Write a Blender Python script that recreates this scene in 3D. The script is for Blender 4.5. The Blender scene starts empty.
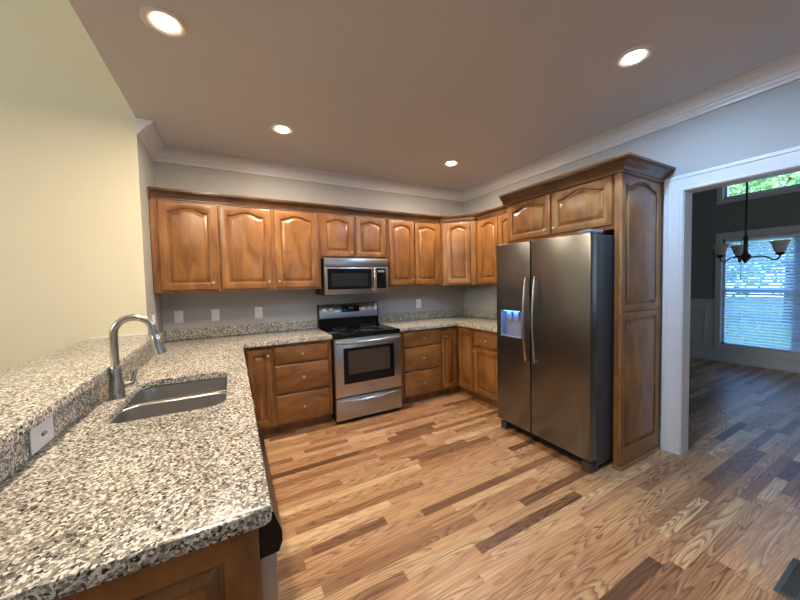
import bpy, bmesh, math, random
from mathutils import Vector, Matrix
PI = math.pi
random.seed(4)
S = bpy.context.scene
COL = S.collection

# ------------------------------------------------------------------ camera
cam_d = bpy.data.cameras.new('camera'); cam = bpy.data.objects.new('camera', cam_d); COL.objects.link(cam)
S.camera = cam
cam_d.sensor_fit = 'HORIZONTAL'; cam_d.sensor_width = 36.0
cam_d.lens = 313.66 / 800 * 36.0
cam_d.shift_x = -3.76 / 800; cam_d.shift_y = -4.14 / 800
cam_d.clip_start = 0.02; cam_d.clip_end = 200
_y, _p, _r = math.radians(-28.6036), math.radians(-2.3865), math.radians(-1.2348)
_F = Vector((-math.sin(_y)*math.cos(_p), math.cos(_y)*math.cos(_p), math.sin(_p)))
_R0 = Vector((math.cos(_y), math.sin(_y), 0)); _U0 = _R0.cross(_F)
_R = _R0*math.cos(_r) + _U0*math.sin(_r); _U = -_R0*math.sin(_r) + _U0*math.cos(_r)
_m = Matrix(((_R.x, _U.x, -_F.x, -3.0943), (_R.y, _U.y, -_F.y, -3.7485), (_R.z, _U.z, -_F.z, 1.4255), (0, 0, 0, 1)))
cam.matrix_world = _m

# ------------------------------------------------------------------ world, daylight, exposure
S.view_settings.view_transform = 'Standard'; S.view_settings.look = 'None'
S.view_settings.exposure = 0.0; S.view_settings.gamma = 1.0; S.view_settings.use_curve_mapping = False
S.cycles.use_denoising = True
S.cycles.max_bounces = 10; S.cycles.diffuse_bounces = 5; S.cycles.glossy_bounces = 5
S.cycles.sample_clamp_indirect = 6.0
W = bpy.data.worlds.new('sky'); S.world = W; W.use_nodes = True
wn = W.node_tree.nodes; wl = W.node_tree.links
bg = wn['Background']
tcw = wn.new('ShaderNodeTexCoord'); sepw = wn.new('ShaderNodeSeparateXYZ'); rampw = wn.new('ShaderNodeValToRGB')
wl.new(tcw.outputs['Generated'], sepw.inputs[0]); wl.new(sepw.outputs['Z'], rampw.inputs[0]); wl.new(rampw.outputs[0], bg.inputs['Color'])
rampw.color_ramp.elements[0].position = 0.0; rampw.color_ramp.elements[0].color = (0.42, 0.70, 1.0, 1)
rampw.color_ramp.elements[1].position = 0.6; rampw.color_ramp.elements[1].color = (0.22, 0.45, 0.95, 1)
bg.inputs['Strength'].default_value = 5.0

def area(name, loc, aim, sx, sy, power, col, spread=180):
    d = bpy.data.lights.new(name, 'AREA'); d.shape = 'RECTANGLE'; d.size = sx; d.size_y = sy
    d.energy = power; d.color = col; d.spread = math.radians(spread)
    o = bpy.data.objects.new(name, d); COL.objects.link(o); o.location = loc
    o.rotation_euler = (Vector(aim) - Vector(loc)).to_track_quat('-Z', 'Y').to_euler()
    return o
# daylight through the windows behind the camera, through the great room's tall windows
area('rear_window_daylight', (-1.6, -6.98, 1.6), (-1.6, 0, 1.4), 0.7, 0.7, 3.5, (0.55, 0.77, 1.0))
area('great_room_daylight', (-8.98, -4.0, 3.0), (-5.2, -0.6, 2.5), 1.9, 1.5, 130, (1.0, 0.95, 0.84))
area('dining_added_fill', (2.2, -4.82, 1.6), (2.6, 0, 1.4), 1.3, 1.3, 9, (0.70, 0.85, 1.0))  # added fill that lifts the dark dining room, no known window there
CAN_W = 31.0
sun_d = bpy.data.lights.new('sun', 'SUN'); sun_d.energy = 12.0; sun_d.angle = 0.01; sun_d.color = (1.0, 0.95, 0.86)
sun = bpy.data.objects.new('sun', sun_d); COL.objects.link(sun); sun.rotation_euler = Vector((0.15, 0.5, -0.85)).to_track_quat('-Z', 'Y').to_euler()

# ------------------------------------------------------------------ node helpers and materials
def new_mat(name):
    m = bpy.data.materials.new(name); m.use_nodes = True
    nt = m.node_tree; b = nt.nodes['Principled BSDF']
    return m, nt, b
def N(nt, t, **kw):
    n = nt.nodes.new(t)
    for k, v in kw.items():
        if k in n.inputs.keys(): n.inputs[k].default_value = v
        else: setattr(n, k, v)
    return n
def math_n(nt, op, a, b=None, c=None):
    n = nt.nodes.new('ShaderNodeMath'); n.operation = op
    for i, v in enumerate((a, b, c)):
        if v is None: continue
        if isinstance(v, (int, float)): n.inputs[i].default_value = v
        else: nt.links.new(v, n.inputs[i])
    return n.outputs[0]
def ramp(nt, fac, stops, interp='LINEAR'):
    n = nt.nodes.new('ShaderNodeValToRGB'); cr = n.color_ramp; cr.interpolation = interp
    while len(cr.elements) < len(stops): cr.elements.new(0.5)
    for e, (p, c) in zip(cr.elements, stops):
        e.position = p; e.color = (*c, 1) if len(c) == 3 else c
    nt.links.new(fac, n.inputs[0]); return n.outputs[0]
def mix(nt, fac, a, b, mode='MIX'):
    n = nt.nodes.new('ShaderNodeMix'); n.data_type = 'RGBA'; n.blend_type = mode
    for sock, v in ((n.inputs[0], fac), (n.inputs[6], a), (n.inputs[7], b)):
        if isinstance(v, (int, float)): sock.default_value = v
        elif isinstance(v, tuple): sock.default_value = (*v, 1) if len(v) == 3 else v
        else: nt.links.new(v, sock)
    return n.outputs[2]
def vec(nt, x, y, z):
    n = nt.nodes.new('ShaderNodeCombineXYZ')
    for i, v in enumerate((x, y, z)):
        if isinstance(v, (int, float)): n.inputs[i].default_value = v
        else: nt.links.new(v, n.inputs[i])
    return n.outputs[0]
def objco(nt):
    t = nt.nodes.new('ShaderNodeTexCoord'); s = nt.nodes.new('ShaderNodeSeparateXYZ')
    nt.links.new(t.outputs['Object'], s.inputs[0]); return t.outputs['Object'], s.outputs
def noise(nt, v, scale, detail=2, rough=0.5, dist=0.0):
    n = nt.nodes.new('ShaderNodeTexNoise'); n.inputs['Scale'].default_value = scale
    n.inputs['Detail'].default_value = detail; n.inputs['Roughness'].default_value = rough; n.inputs['Distortion'].default_value = dist
    nt.links.new(v, n.inputs['Vector']); return n.outputs['Fac']
def bump(nt, b, h, strength, dist=0.01):
    n = nt.nodes.new('ShaderNodeBump'); n.inputs['Strength'].default_value = strength; n.inputs['Distance'].default_value = dist
    nt.links.new(h, n.inputs['Height']); nt.links.new(n.outputs[0], b.inputs['Normal'])

def paint(name, col, rough=0.6, bmp=0.03):
    m, nt, b = new_mat(name); o, s = objco(nt)
    f = noise(nt, o, 1.3, 3)
    c = ramp(nt, f, [(0.3, tuple(x*0.985 for x in col)), (0.7, tuple(min(1, x*1.015) for x in col))])
    nt.links.new(c, b.inputs['Base Color']); b.inputs['Roughness'].default_value = rough
    if bmp: bump(nt, b, noise(nt, o, 260, 2), bmp, 0.002)
    return m
def wood(name, horizontal=False, k=1.0):
    m, nt, b = new_mat(name); o, s = objco(nt)
    oi = nt.nodes.new('ShaderNodeObjectInfo'); r = math_n(nt, 'MULTIPLY', oi.outputs['Random'], 40.0)
    a, c = (s[0], s[2]) if not horizontal else (s[2], s[0])   # a across the grain, c along it
    across = math_n(nt, 'ADD', a, s[1])
    v = vec(nt, math_n(nt, 'ADD', math_n(nt, 'MULTIPLY', across, 14.0), r), math_n(nt, 'MULTIPLY', c, 1.3), r)
    fine = noise(nt, v, 4.5, 4, 0.65)
    v2 = vec(nt, math_n(nt, 'ADD', math_n(nt, 'MULTIPLY', across, 3.2), r), math_n(nt, 'MULTIPLY', c, 1.2), r)
    blot = noise(nt, v2, 2.6, 3, 0.55, 0.6)
    f = math_n(nt, 'ADD', math_n(nt, 'MULTIPLY', fine, 0.28), math_n(nt, 'MULTIPLY', blot, 0.72))
    col = ramp(nt, f, [(0.28, (0.120, 0.044, 0.011)), (0.44, (0.205, 0.084, 0.0225)), (0.57, (0.28, 0.122, 0.0335)), (0.74, (0.355, 0.167, 0.051))])
    v3 = vec(nt, math_n(nt, 'ADD', math_n(nt, 'MULTIPLY', across, 1.0), r), math_n(nt, 'MULTIPLY', c, 0.7), r)
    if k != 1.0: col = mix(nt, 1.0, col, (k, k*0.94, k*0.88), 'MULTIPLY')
    kn = ramp(nt, noise(nt, v3, 9.0, 2, 0.5), [(0.66, (0, 0, 0)), (0.78, (1, 1, 1))])
    col = mix(nt, math_n(nt, 'MULTIPLY', kn, 0.45), col, (0.10, 0.036, 0.011))
    nt.links.new(col, b.inputs['Base Color']); b.inputs['Roughness'].default_value = 0.36
    b.inputs['Coat Weight'].default_value = 0.3; b.inputs['Coat Roughness'].default_value = 0.25
    bump(nt, b, fine, 0.05, 0.004)
    return m
def oak_floor():
    m, nt, b = new_mat('oak_strip_floor'); o, s = objco(nt)
    w = 0.062
    yv = math_n(nt, 'DIVIDE', s[1], w); row = math_n(nt, 'FLOOR', yv); fy = math_n(nt, 'SUBTRACT', yv, row)
    wn1 = nt.nodes.new('ShaderNodeTexWhiteNoise'); wn1.noise_dimensions = '1D'; nt.links.new(row, wn1.inputs['W'])
    sepc = nt.nodes.new('ShaderNodeSeparateColor'); nt.links.new(wn1.outputs['Color'], sepc.inputs[0])
    ln = math_n(nt, 'ADD', 0.38, math_n(nt, 'MULTIPLY', sepc.outputs[0], 0.60))
    off = math_n(nt, 'MULTIPLY', sepc.outputs[1], 7.0)
    xv = math_n(nt, 'DIVIDE', math_n(nt, 'ADD', s[0], off), ln); ix = math_n(nt, 'FLOOR', xv); fx = math_n(nt, 'SUBTRACT', xv, ix)
    wn2 = nt.nodes.new('ShaderNodeTexWhiteNoise'); wn2.noise_dimensions = '2D'
    nt.links.new(vec(nt, row, ix, 0.0), wn2.inputs['Vector'])
    sc = nt.nodes.new('ShaderNodeSeparateColor'); nt.links.new(wn2.outputs['Color'], sc.inputs[0])
    r1, r2, r3 = sc.outputs[0], sc.outputs[1], sc.outputs[2]
    base = ramp(nt, r1, [(0.0, (0.15, 0.072, 0.034)), (0.10, (0.28, 0.14, 0.066)), (0.24, (0.41, 0.215, 0.102)), (0.42, (0.54, 0.305, 0.148)),
                         (0.60, (0.60, 0.365, 0.182)), (0.76, (0.55, 0.305, 0.16)), (0.90, (0.67, 0.435, 0.23)), (1.0, (0.74, 0.52, 0.29))])
    idz = math_n(nt, 'MULTIPLY', r2, 90.0)
    # contour lines of a long stretched noise: cathedral figure of plain-sawn oak
    vc = vec(nt, math_n(nt, 'MULTIPLY', s[0], 1.25), math_n(nt, 'MULTIPLY', s[1], 14.0), idz)
    nz = noise(nt, vc, 1.0, 1.5, 0.4, 0.12)
    rings = math_n(nt, 'FRACT', math_n(nt, 'MULTIPLY', nz, math_n(nt, 'ADD', 9.0, math_n(nt, 'MULTIPLY', r3, 9.0))))
    line = ramp(nt, rings, [(0.0, (1, 1, 1)), (0.30, (0.45, 0.45, 0.45)), (0.65, (0, 0, 0)), (0.9, (0.2, 0.2, 0.2)), (1.0, (1, 1, 1))])
    vf = vec(nt, math_n(nt, 'MULTIPLY', s[0], 3.0), math_n(nt, 'MULTIPLY', s[1], 120.0), idz)
    fine = noise(nt, vf, 1.6, 3, 0.6)
    amt = math_n(nt, 'MULTIPLY', line, math_n(nt, 'ADD', 0.30, math_n(nt, 'MULTIPLY', r3, 0.66)))
    col = mix(nt, amt, base, mix(nt, 1.0, base, (0.26, 0.20, 0.16), 'MULTIPLY'))
    col = mix(nt, 0.5, col, ramp(nt, fine, [(0.3, (0.45, 0.40, 0.36)), (0.6, (1.05, 1.05, 1.05))]), 'MULTIPLY')
    # mineral streaks
    vs = vec(nt, math_n(nt, 'MULTIPLY', s[0], 2.2), math_n(nt, 'MULTIPLY', s[1], 22.0), math_n(nt, 'ADD', idz, 5.0))
    st = ramp(nt, noise(nt, vs, 1.0, 3, 0.55), [(0.66, (0, 0, 0)), (0.75, (1, 1, 1))])
    col = mix(nt, math_n(nt, 'MULTIPLY', st, 0.45), col, (0.13, 0.068, 0.04))
    # seams
    g1 = math_n(nt, 'LESS_THAN', math_n(nt, 'ABSOLUTE', math_n(nt, 'SUBTRACT', fy, 0.5)), 0.488)
    g2 = math_n(nt, 'LESS_THAN', math_n(nt, 'MULTIPLY', math_n(nt, 'SUBTRACT', 0.5, math_n(nt, 'ABSOLUTE', math_n(nt, 'SUBTRACT', fx, 0.5))), ln), 0.0009)
    seam = math_n(nt, 'MAXIMUM', math_n(nt, 'SUBTRACT', 1.0, g1), g2)
    col = mix(nt, math_n(nt, 'MULTIPLY', seam, 0.55), col, (0.08, 0.04, 0.02))
    nt.links.new(col, b.inputs['Base Color'])
    b.inputs['Roughness'].default_value = 0.34
    nt.links.new(math_n(nt, 'ADD', 0.28, math_n(nt, 'MULTIPLY', fine, 0.16)), b.inputs['Roughness'])
    b.inputs['Coat Weight'].default_value = 0.12; b.inputs['Coat Roughness'].default_value = 0.2
    bump(nt, b, math_n(nt, 'SUBTRACT', math_n(nt, 'MULTIPLY', fine, 0.15), seam), 0.10, 0.002)
    return m
def granite():
    m, nt, b = new_mat('speckled_granite'); o, s = objco(nt)
    d = nt.nodes.new('ShaderNodeTexNoise'); d.inputs['Scale'].default_value = 60; nt.links.new(o, d.inputs['Vector'])
    vm = nt.nodes.new('ShaderNodeVectorMath'); vm.operation = 'SCALE'; vm.inputs['Scale'].default_value = 0.010
    nt.links.new(d.outputs['Color'], vm.inputs[0])
    va = nt.nodes.new('ShaderNodeVectorMath'); va.operation = 'ADD'; nt.links.new(o, va.inputs[0]); nt.links.new(vm.outputs[0], va.inputs[1])
    def vor(scale):
        v = nt.nodes.new('ShaderNodeTexVoronoi'); v.inputs['Scale'].default_value = scale; nt.links.new(va.outputs[0], v.inputs['Vector'])
        c = nt.nodes.new('ShaderNodeSeparateColor'); nt.links.new(v.outputs['Color'], c.inputs[0]); return c.outputs
    a = vor(165); c2 = vor(260)
    base = ramp(nt, a[0], [(0.0, (0.38, 0.355, 0.295)), (0.20, (0.58, 0.555, 0.485)), (0.40, (0.255, 0.235, 0.195)), (0.54, (0.70, 0.68, 0.61)), (0.74, (0.31, 0.295, 0.255)), (0.88, (0.77, 0.755, 0.70))], 'CONSTANT')
    dk = ramp(nt, a[1], [(0.0, (0.035, 0.033, 0.03)), (0.08, (0.11, 0.104, 0.095)), (0.17, (0.22, 0.205, 0.18)), (0.29, (1, 1, 1))], 'CONSTANT')
    dkm = ramp(nt, a[1], [(0.0, (1, 1, 1)), (0.29, (0, 0, 0))], 'CONSTANT')
    col = mix(nt, dkm, base, dk)
    fl = ramp(nt, c2[0], [(0.0, (1, 1, 1)), (0.13, (0, 0, 0))], 'CONSTANT')
    col = mix(nt, math_n(nt, 'MULTIPLY', fl, 0.75), col, (0.10, 0.09, 0.08))
    big = noise(nt, o, 9, 2)
    col = mix(nt, 0.35, col, ramp(nt, big, [(0.35, (0.78, 0.74, 0.68)), (0.65, (1, 1, 1))]), 'MULTIPLY')
    nt.links.new(col, b.inputs['Base Color']); b.inputs['Roughness'].default_value = 0.22
    b.inputs['Specular IOR Level'].default_value = 0.5
    return m
def steel(name, col=(0.56, 0.55, 0.54), rough=0.3, axis='x', grain=0.02):
    m, nt, b = new_mat(name); o, s = objco(nt)
    f = (3, 150, 150) if axis == 'x' else (150, 150, 3) if axis == 'z' else (150, 3, 150)
    v = vec(nt, math_n(nt, 'MULTIPLY', s[0], f[0]), math_n(nt, 'MULTIPLY', s[1], f[1]), math_n(nt, 'MULTIPLY', s[2], f[2]))
    g = noise(nt, v, 1.0, 3, 0.6)
    nt.links.new(ramp(nt, g, [(0.3, tuple(x*0.98 for x in col)), (0.7, tuple(min(1, x*1.02) for x in col))]), b.inputs['Base Color'])
    b.inputs['Metallic'].default_value = 1.0
    b.inputs['Roughness'].default_value = rough
    if grain: bump(nt, b, g, grain, 0.001)
    return m
def plain(name, col, rough=0.4, metal=0.0, coat=0.0, vary=0.04, spec=0.5):
    m, nt, b = new_mat(name); o, s = objco(nt)
    f = noise(nt, o, 18, 2)
    nt.links.new(ramp(nt, f, [(0.3, tuple(x*(1-vary) for x in col)), (0.7, tuple(min(1, x*(1+vary)) for x in col))]), b.inputs['Base Color'])
    b.inputs['Roughness'].default_value = rough; b.inputs['Metallic'].default_value = metal; b.inputs['Coat Weight'].default_value = coat; b.inputs['Specular IOR Level'].default_value = spec
    return m
def glow(name, col, strength):
    m, nt, b = new_mat(name); b.inputs['Base Color'].default_value = (*col, 1)
    b.inputs['Emission Color'].default_value = (*col, 1); b.inputs['Emission Strength'].default_value = strength
    return m
def pane(name):
    m, nt, b = new_mat(name)
    out = nt.nodes['Material Output']; t = nt.nodes.new('ShaderNodeBsdfTransparent'); g = nt.nodes.new('ShaderNodeBsdfGlossy')
    g.inputs['Roughness'].default_value = 0.03
    mx = nt.nodes.new('ShaderNodeMixShader'); mx.inputs[0].default_value = 0.07
    nt.links.new(t.outputs[0], mx.inputs[1]); nt.links.new(g.outputs[0], mx.inputs[2]); nt.links.new(mx.outputs[0], out.inputs['Surface'])
    return m
def translucent(name, col, tcol, fac, rough=0.5):
    m, nt, b = new_mat(name); out = nt.nodes['Material Output']
    b.inputs['Base Color'].default_value = (*col, 1); b.inputs['Roughness'].default_value = rough
    t = nt.nodes.new('ShaderNodeBsdfTranslucent'); t.inputs['Color'].default_value = (*tcol, 1)
    o, s = objco(nt); f = noise(nt, o, 25, 2)
    nt.links.new(ramp(nt, f, [(0.3, tuple(x*0.93 for x in col)), (0.7, col)]), b.inputs['Base Color'])
    mx = nt.nodes.new('ShaderNodeMixShader'); mx.inputs[0].default_value = fac
    nt.links.new(b.outputs[0], mx.inputs[1]); nt.links.new(t.outputs[0], mx.inputs[2]); nt.links.new(mx.outputs[0], out.inputs['Surface'])
    return m
def leafmat(name, c1, c2):
    m, nt, b = new_mat(name); out = nt.nodes['Material Output']; o, s = objco(nt)
    f = noise(nt, o, 5, 3); c = ramp(nt, f, [(0.3, c1), (0.7, c2)])
    nt.links.new(c, b.inputs['Base Color'])
    t = nt.nodes.new('ShaderNodeBsdfTranslucent'); nt.links.new(c, t.inputs['Color'])
    mx = nt.nodes.new('ShaderNodeMixShader'); mx.inputs[0].default_value = 0.5
    nt.links.new(b.outputs[0], mx.inputs[1]); nt.links.new(t.outputs[0], mx.inputs[2]); nt.links.new(mx.outputs[0], out.inputs['Surface'])
    return m

M = dict(
    wood=wood('stained_maple'), woodh=wood('stained_maple_crossways', True), crown=wood('darkened_maple_crown', True, 0.40),  # crown takes the same maple colours, multiplied darker
    floor=oak_floor(), granite=granite(),
    wall=paint('grey_wall_paint', (0.37, 0.37, 0.365)), cream=paint('cream_wall_paint', (0.70, 0.65, 0.475)),
    ceiling=paint('ceiling_paint', (0.60, 0.615, 0.65)), trim=paint('white_trim_paint', (0.66, 0.67, 0.69), 0.35, 0),
    dining=paint('dining_wall_paint', (0.23, 0.25, 0.245)), wains=paint('wainscot_paint', (0.62, 0.64, 0.66), 0.4, 0),
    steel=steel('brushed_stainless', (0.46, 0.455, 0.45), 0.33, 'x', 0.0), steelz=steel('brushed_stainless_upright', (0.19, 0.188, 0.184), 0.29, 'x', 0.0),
    sinksteel=steel('satin_sink_steel', (0.50, 0.50, 0.50), 0.33, 'x', 0.0),
    nickel=steel('brushed_nickel', (0.52, 0.50, 0.46), 0.27, 'z', 0.0),
    black=plain('black_enamel', (0.010, 0.010, 0.011), 0.3, spec=0.25), glass=plain('black_glass', (0.005, 0.005, 0.006), 0.07, spec=0.28),
    ovenglass=plain('oven_window_glass', (0.055, 0.043, 0.033), 0.1, spec=0.4), mesh=plain('microwave_window_mesh', (0.016, 0.017, 0.020), 0.45, spec=0.15),
    darkgrey=plain('dark_grey_cabinet_paint', (0.06, 0.063, 0.068), 0.4, spec=0.3), grey=plain('grey_plastic', (0.22, 0.23, 0.25), 0.45),
    white=plain('white_plastic', (0.82, 0.83, 0.84), 0.35), slot=plain('slot_plastic', (0.25, 0.25, 0.26), 0.5),
    knobw=plain('satin_knob', (0.80, 0.78, 0.73), 0.3, 0.6), pull=plain('satin_nickel_pull', (0.62, 0.56, 0.46), 0.28, 0.9), bronze=plain('dark_bronze', (0.045, 0.028, 0.022), 0.4, 0.6),
    brass=plain('register_metal', (0.10, 0.11, 0.095), 0.5, 0.4), duct=plain('dark_duct', (0.02, 0.02, 0.02), 0.7),
    shade=translucent('frosted_shade_glass', (0.55, 0.56, 0.55), (0.6, 0.62, 0.62), 0.45),
    slat=translucent('white_blind_slat', (0.75, 0.78, 0.82), (0.74, 0.86, 0.98), 0.75),
    pane=pane('window_glass'), warm=glow('warm_lamp', (1.0, 0.86, 0.66), 14), cool=glow('cool_lamp', (0.80, 0.90, 1.0), 16),
    can=plain('lamp_trim', (0.72, 0.69, 0.65), 0.35), led=glow('blue_display_light', (0.18, 0.40, 1.0), 4.0),
    caulk=plain('white_caulk', (0.8, 0.78, 0.72), 0.5),
    bark=plain('tree_bark', (0.12, 0.08, 0.05), 0.9), lawn=leafmat('lawn_grass', (0.05, 0.13, 0.03), (0.12, 0.24, 0.06)),
    leafa=leafmat('tree_leaves', (0.10, 0.26, 0.06), (0.30, 0.48, 0.14)), leafb=leafmat('pale_tree_leaves', (0.20, 0.42, 0.16), (0.50, 0.68, 0.34)),
)

# ------------------------------------------------------------------ mesh helpers
def BM(): return bmesh.new()
def box(bm, x0, x1, y0, y1, z0, z1, bev=0.0, seg=2):
    vs = [bm.verts.new(p) for p in ((x0,y0,z0),(x1,y0,z0),(x1,y1,z0),(x0,y1,z0),(x0,y0,z1),(x1,y0,z1),(x1,y1,z1),(x0,y1,z1))]
    fs = [bm.faces.new([vs[i] for i in q]) for q in ((0,3,2,1),(4,5,6,7),(0,1,5,4),(1,2,6,5),(2,3,7,6),(3,0,4,7))]
    if bev:
        es = list({e for f in fs for e in f.edges})
        bmesh.ops.bevel(bm, geom=es, offset=bev, segments=seg, profile=0.5, affect='EDGES')
def obj(name, bm, mat, parent=None, angle=35):
    bmesh.ops.recalc_face_normals(bm, faces=bm.faces)
    me = bpy.data.meshes.new(name); bm.to_mesh(me); bm.free()
    me.polygons.foreach_set('use_smooth', [True]*len(me.polygons))
    me.set_sharp_from_angle(angle=math.radians(angle))
    o = bpy.data.objects.new(name, me); COL.objects.link(o)
    if mat: me.materials.append(M[mat])
    if parent: o.parent = parent
    return o
def thing(name, label, cat, loc=(0,0,0), rz=0.0, group=None):
    o = bpy.data.objects.new(name, None); COL.objects.link(o); o.empty_display_size = 0.1
    o.location = loc; o.rotation_euler = (0, 0, rz); o['label'] = label; o['category'] = cat
    if group: o['group'] = group
    return o
def tag(o, label, cat, group=None, kind=None):
    o['label'] = label; o['category'] = cat
    if group: o['group'] = group
    if kind: o['kind'] = kind
    return o
def struct(name, bm, mat, parent=None, label=None):
    o = obj(name, bm, mat, parent)
    if parent is None:
        o['kind'] = 'structure'
    if label: o['label'] = label
    return o
def loops(bm, ls, closed=True, cap0=True, cap1=True):
    vv = [[bm.verts.new(p) for p in l] for l in ls]
    n = len(vv[0])
    for a, b in zip(vv, vv[1:]):
        for i in range(n if closed else n-1):
            j = (i+1) % n
            bm.faces.new((a[i], a[j], b[j], b[i]))
    if cap0: bm.faces.new(list(reversed(vv[0])))
    if cap1: bm.faces.new(vv[-1])
    return vv
def lathe(bm, prof, c=(0,0,0), axis='z', n=24):
    """prof: (radius, height) pairs along the axis"""
    ls = []
    for r, h in prof:
        l = []
        for i in range(n):
            a = 2*PI*i/n; u, v = max(r, 1e-4)*math.cos(a), max(r, 1e-4)*math.sin(a)
            p = {'z': (u, v, h), 'y': (u, h, v), 'x': (h, u, v)}[axis]
            l.append((c[0]+p[0], c[1]+p[1], c[2]+p[2]))
        ls.append(l)
    loops(bm, ls)
def tube(bm, pts, rad, n=14, flat=1.0, up=(0,0,1)):
    pts = [Vector(p) for p in pts]; rs = rad if isinstance(rad, (list, tuple)) else [rad]*len(pts)
    ls = []; prev = None
    for i, p in enumerate(pts):
        t = (pts[min(i+1, len(pts)-1)] - pts[max(i-1, 0)]).normalized()
        if prev is None:
            ref = Vector(up)
            if abs(t.dot(ref)) > 0.95: ref = Vector((1, 0, 0))
            u = (ref - t*ref.dot(t)).normalized()
        else:
            u = (prev - t*prev.dot(t)).normalized()
        prev = u; v = t.cross(u)
        ls.append([p + u*(rs[i]*math.cos(2*PI*k/n)) + v*(rs[i]*flat*math.sin(2*PI*k/n)) for k in range(n)])
    loops(bm, ls)
def bez(p0, p1, p2, p3, n=12):
    out = []
    for i in range(n+1):
        t = i/n; out.append(Vector(p0)*(1-t)**3 + Vector(p1)*3*t*(1-t)**2 + Vector(p2)*3*t*t*(1-t) + Vector(p3)*t**3)
    return out
def sweep(bm, path, prof, side=1):
    """mitred moulding: path of (x, y); prof of (out, z); out runs to the left of the path for side=1"""
    P = [Vector((p[0], p[1])) for p in path]; ls = []
    for i, p in enumerate(P):
        d0 = (P[i]-P[i-1]).normalized() if i > 0 else None
        d1 = (P[i+1]-P[i]).normalized() if i < len(P)-1 else None
        n0 = Vector((-d0.y, d0.x)) if d0 else None; n1 = Vector((-d1.y, d1.x)) if d1 else None
        if n0 is None: nn = n1
        elif n1 is None: nn = n0
        else:
            s = (n0+n1); nn = s/(1+n0.dot(n1))
        nn = nn*side
        ls.append([(p.x+nn.x*o, p.y+nn.y*o, z) for o, z in prof])
    loops(bm, ls)
def offset_poly(pts, d):
    n = len(pts); out = []
    for i in range(n):
        p0, p, p1 = Vector(pts[i-1]), Vector(pts[i]), Vector(pts[(i+1) % n])
        d0, d1 = (p-p0).normalized(), (p1-p).normalized()
        n0, n1 = Vector((-d0.y, d0.x)), Vector((-d1.y, d1.x))
        nn = (n0+n1)/(1+n0.dot(n1)); out.append((p.x+nn.x*d, p.y+nn.y*d))
    return out
def slab(bm, pts, z0, z1, ease=0.005, holes=()):
    """counter slab from a counter-clockwise outline with eased top edge and holes"""
    rings = [(0, z0), (0, z1-ease), (ease*0.3, z1-ease*0.3), (ease, z1)]
    def wall(poly, sgn):
        vv = [[bm.verts.new((x, y, z)) for x, y in offset_poly(poly, sgn*d)] for d, z in rings]
        n = len(poly)
        for a, b in zip(vv, vv[1:]):
            for i in range(n):
                j = (i+1) % n; bm.faces.new((a[i], a[j], b[j], b[i]))
        return vv[0], vv[-1]
    bots, tops = [], []
    b, t = wall(pts, 1); bots.append(b); tops.append(t)
    for h in holes:
        b, t = wall(h, -1); bots.append(b); tops.append(t)
    for group in (bots, tops):
        es = []
        for l in group:
            for i in range(len(l)):
                e = bm.edges.get((l[i], l[(i+1) % len(l)])); es.append(e)
        bmesh.ops.triangle_fill(bm, use_beauty=True, use_dissolve=False, edges=es, normal=(0, 0, 1))
def rrect(x0, x1, y0, y1, r, n=6):
    out = []
    for cx, cy, a0 in ((x1-r, y1-r, 0), (x0+r, y1-r, 90), (x0+r, y0+r, 180), (x1-r, y0+r, 270)):
        for i in range(n+1):
            a = math.radians(a0 + 90*i/n); out.append((cx+r*math.cos(a), cy+r*math.sin(a)))
    return out

# ------------------------------------------------------------------ cabinet doors
def door_bm(w, h, t=0.02, sl=0.055, sr=None, rt=0.06, rb=0.058, arch=0.04, x0=0.0, z0=0.0, y0=0.0, nt_=40):
    """raised-panel door; back at y0, face at y0-t; arch = rise of the cathedral head (0 = square)"""
    sr = sl if sr is None else sr
    bm = BM()
    def A(u):
        a = abs(u)
        if a > 0.90: return 0.0
        k = (a/0.90)**1.2; return 0.5*(1+math.cos(PI*k))
    def loop(l, r, b_, top, rise, y):
        pts = [(x0+l, y, z0+b_), (x0+r, y, z0+b_)]
        for i in range(nt_+1):
            u = 1-2*i/nt_; x = (l+r)/2 + u*(r-l)/2
            pts.append((x0+x, y, z0+top+rise*A(u)))
        return pts
    def outer(d, y): return loop(d, w-d, d, h-d, 0, y)
    def inner(d, y): return loop(sl+d, w-sr-d, rb+d, h-rt-arch-d, arch, y)
    f = y0-t
    vv = loops(bm, [outer(0, y0), outer(0, f+0.005), outer(0.0025, f+0.001), outer(0.006, f), inner(-0.009, f), inner(-0.003, f+0.003), inner(0.0, f+0.0155),
               inner(0.010, f+0.0160), inner(0.012, f+0.0140), inner(0.034, f+0.0055), inner(0.035, f+0.002), inner(0.038, f+0.0015)])
    return bm
def drawer_bm(x0, x1, z0, z1, y0, t=0.02):
    bm = BM(); ls = []
    for d, y in ((0, y0), (0, y0-t+0.006), (0.003, y0-t+0.002), (0.007, y0-t)):
        ls.append([(x0+d, y, z0+d), (x1-d, y, z0+d), (x1-d, y, z1-d), (x0+d, y, z1-d)])
    loops(bm, ls); return bm
def knob(parent, x, y, z):
    bm = BM(); lathe(bm, [(0.006, 0), (0.0045, -0.004), (0.0045, -0.012), (0.009, -0.016), (0.0128, -0.020), (0.0128, -0.024), (0.009, -0.028), (0.003, -0.0295)], (x, y, z), 'y', 16)
    return obj('knob', bm, 'pull', parent)
def door(parent, x0, x1, z0, z1, yf, kx=None, kz=None, arch=0.04, **kw):
    kw.setdefault('rt', 0.055)
    d = obj('door', door_bm(x1-x0, z1-z0, x0=x0, z0=z0, y0=yf, arch=arch, **kw), 'wood', parent)
    if kx is not None: knob(d, kx, yf-0.02, kz)
    return d
def drawer(parent, x0, x1, z0, z1, yf):
    d = obj('drawer', drawer_bm(x0, x1, z0, z1, yf), 'woodh', parent)
    knob(d, (x0+x1)/2, yf-0.02, (z0+z1)/2)
    return d

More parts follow.
